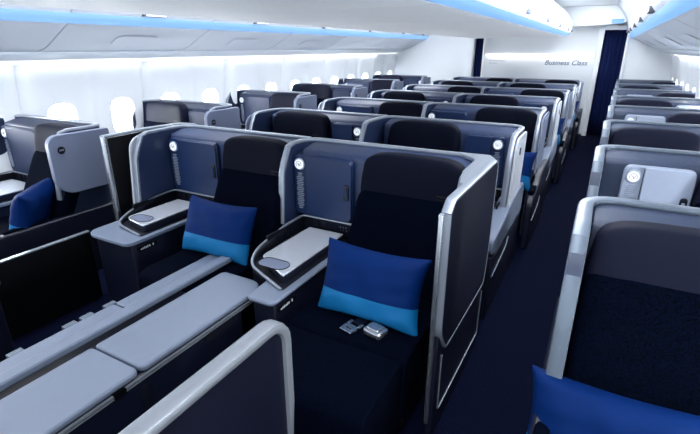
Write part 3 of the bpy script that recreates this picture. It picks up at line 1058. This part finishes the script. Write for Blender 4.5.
# near privacy screen
ps = root('privacy_screen', (-0.84, 0.55, 0), 'navy privacy screen with thick silver frame, nearest object at the bottom', 'privacy screen')
o_ = rrect(-0.75, 0.50, 0.02, 0.79, 0.05, 6, rs=(0.075, 0.05, 0.0, 0.0))
sc = NB(); prism(sc, o_, 'x', -0.014, 0.014)
link('panel', sc, M_NAVY, ps, bevel=0.003)
fr = NB()
fp = [Vector((0, -0.75, 0.785))] + [Vector((0, y, z)) for y, z in reversed([q for q in rrect(-0.75, 0.50, 0.02, 0.785, 0.05, 6, rs=(0.085, 0.0, 0.0, 0.0))][0:7])] + [Vector((0, 0.50, 0.03))]
sweep(fr, fp, 0.062, 0.040, side_hint=(1, 0, 0))
link('frame', fr, M_FRAME, ps)

# low aisle wall in front of the left centre seat
la = root('aisle_wall', (-2.89, 0.9, 0), 'low black aisle wall with thin silver top line in front of left centre seat', 'low wall')
b_ = NB(); box(b_, -0.02, 0.02, -0.6, 0.72, 0.0, 0.50)
link('panel', b_, M_BLACK, la, bevel=0.006)
b_ = NB(); box(b_, -0.004, 0.023, -0.6, 0.72, 0.494, 0.502)
link('trim_line', b_, M_RIM, la)
# neighbouring console whose rounded lip enters at the left edge
fc = root('side_console', (-2.545, 0.55, 0), 'navy console with rounded pale grey lip at the left edge of view', 'console')
b_ = NB(); prism(b_, rrect(-0.21, 0.05, -0.5, 0.36, 0.05, 5), 'z', 0.0, 0.53)
link('body', b_, M_NAVY, fc, bevel=0.006)
b_ = NB(); prism(b_, rrect(-0.23, 0.07, -0.52, 0.38, 0.06, 5), 'z', 0.53, 0.555)
link('lip', b_, M_LIP, fc, bevel=0.009, seg=3)

# ------------------------------------------------------------------ pillows
def make_pillow(label, loc, rot, w=0.50, h=0.36, d=0.15, group='blue pillows on the seats'):
    bm = NB()
    nx, nz = 28, 22
    def prof(u, v):
        e = (1 - abs(u) ** 3.2) * (1 - abs(v) ** 3.2)
        return max(0, e) ** 0.55
    side = {}
    for s in (1, -1):
        for i in range(nx + 1):
            for j in range(nz + 1):
                u = -1 + 2 * i / nx; v = -1 + 2 * j / nz
                px = u * w / 2 * (1 - 0.11 * (1 - v * v) * abs(u) ** 2)
                pz = v * h / 2 * (1 - 0.12 * (1 - u * u) * abs(v) ** 2)
                wr = 0.0035 * sin(9 * u + 4 * v) * (1 - u * u) + 0.004 * sin(14 * v - 3 * u * s) * abs(u)
                py = -s * (d / 2 * prof(u, v) + wr * prof(u, v))
                side[(s, i, j)] = bm.verts.new((px, py, pz))
    for s in (1, -1):
        for i in range(nx):
            for j in range(nz):
                f = bm.faces.new((side[(s, i, j)], side[(s, i + 1, j)], side[(s, i + 1, j + 1)], side[(s, i, j + 1)]))
                f.material_index = 1 if (j + 0.5) / nz < 0.36 else 0
    o = link('pillow', bm, [M_PIL, M_PILL])
    s_ = o.modifiers.new('sub', 'SUBSURF'); s_.levels = s_.render_levels = 1
    o.location = loc; o.rotation_euler = rot
    tag(o, label, 'pillow', group)
    return o
p0 = make_pillow('large blue pillow with sky-blue lower band beside a seat belt buckle', (-0.80, 1.68, 0.612), (math.radians(-20), 0, math.radians(-1)), 0.55, 0.37, 0.18)
def dup_pillow(loc, rot, label):
    c = p0.copy(); COL.objects.link(c); c.location = loc; c.rotation_euler = rot; c['label'] = label
dup_pillow((-1.93, 1.86, 0.61), (math.radians(-22), 0, 0), 'blue pillow on the front seat in the left half of centre block')
dup_pillow((CX['L'] + 1.00, 1.60, 0.57), (math.radians(-18), 0, math.radians(-52)), 'blue pillow behind the rounded pale grey wing by the left windows')
dup_pillow((0.21, 1.34, 0.475), (math.radians(-20), 0, 0), 'blue pillow in the bottom right corner on the slate seat')
for k, t_ in ((2, 'third'), (4, 'fifth'), (6, 'last')):
    dup_pillow((CX['CR'] + 0.90 + 0.022 * k, CY0['CR'] + 1.17 * k - 0.66, 0.63), (math.radians(-22), 0, 0), 'blue pillow beside the right aisle, %s centre row' % t_)

# ------------------------------------------------------------------ seat belt
bk = root('belt_buckle', (-0.705, 1.535, 0.464), 'silver seat belt buckle lying on the seat in front of the blue pillow', 'buckle')
bk.rotation_euler = (0, 0, math.radians(-12)); bk.scale = (1.25, 1.25, 1.25)
b_ = NB()
prism(b_, [tuple(p) for p in rrect(-0.038, 0.038, -0.030, 0.030, 0.012, 4)], 'z', 0.0, 0.024)
link('buckle_body', b_, M_CHROME, bk, bevel=0.007, seg=3)
b_ = NB(); prism(b_, rrect(-0.028, 0.026, -0.022, 0.022, 0.008, 4), 'z', 0.022, 0.031)
link('buckle_lid', b_, M_CHROME, bk, bevel=0.004)
tn = root('belt_tongue', (-0.82, 1.535, 0.464), 'silver slotted seat belt tongue left of the buckle on the seat', 'belt tongue')
tn.rotation_euler = (0, 0, math.radians(-15)); tn.scale = (1.25, 1.25, 1.25)
b_ = NB()
for bx in ((-0.026, 0.026, -0.042, -0.026), (-0.026, 0.026, -0.016, 0.004), (-0.026, -0.014, -0.026, -0.016), (0.014, 0.026, -0.026, -0.016), (-0.030, -0.018, 0.004, 0.028), (0.018, 0.030, 0.004, 0.028)):
    box(b_, bx[0], bx[1], bx[2], bx[3], 0.0, 0.006)
link('tongue_plate', b_, M_CHROME, tn, smooth=False, bevel=0.0015)
b_ = NB(); box(b_, -0.020, 0.020, 0.018, 0.10, 0.0, 0.004)
link('strap', b_, M_NAVY, tn)
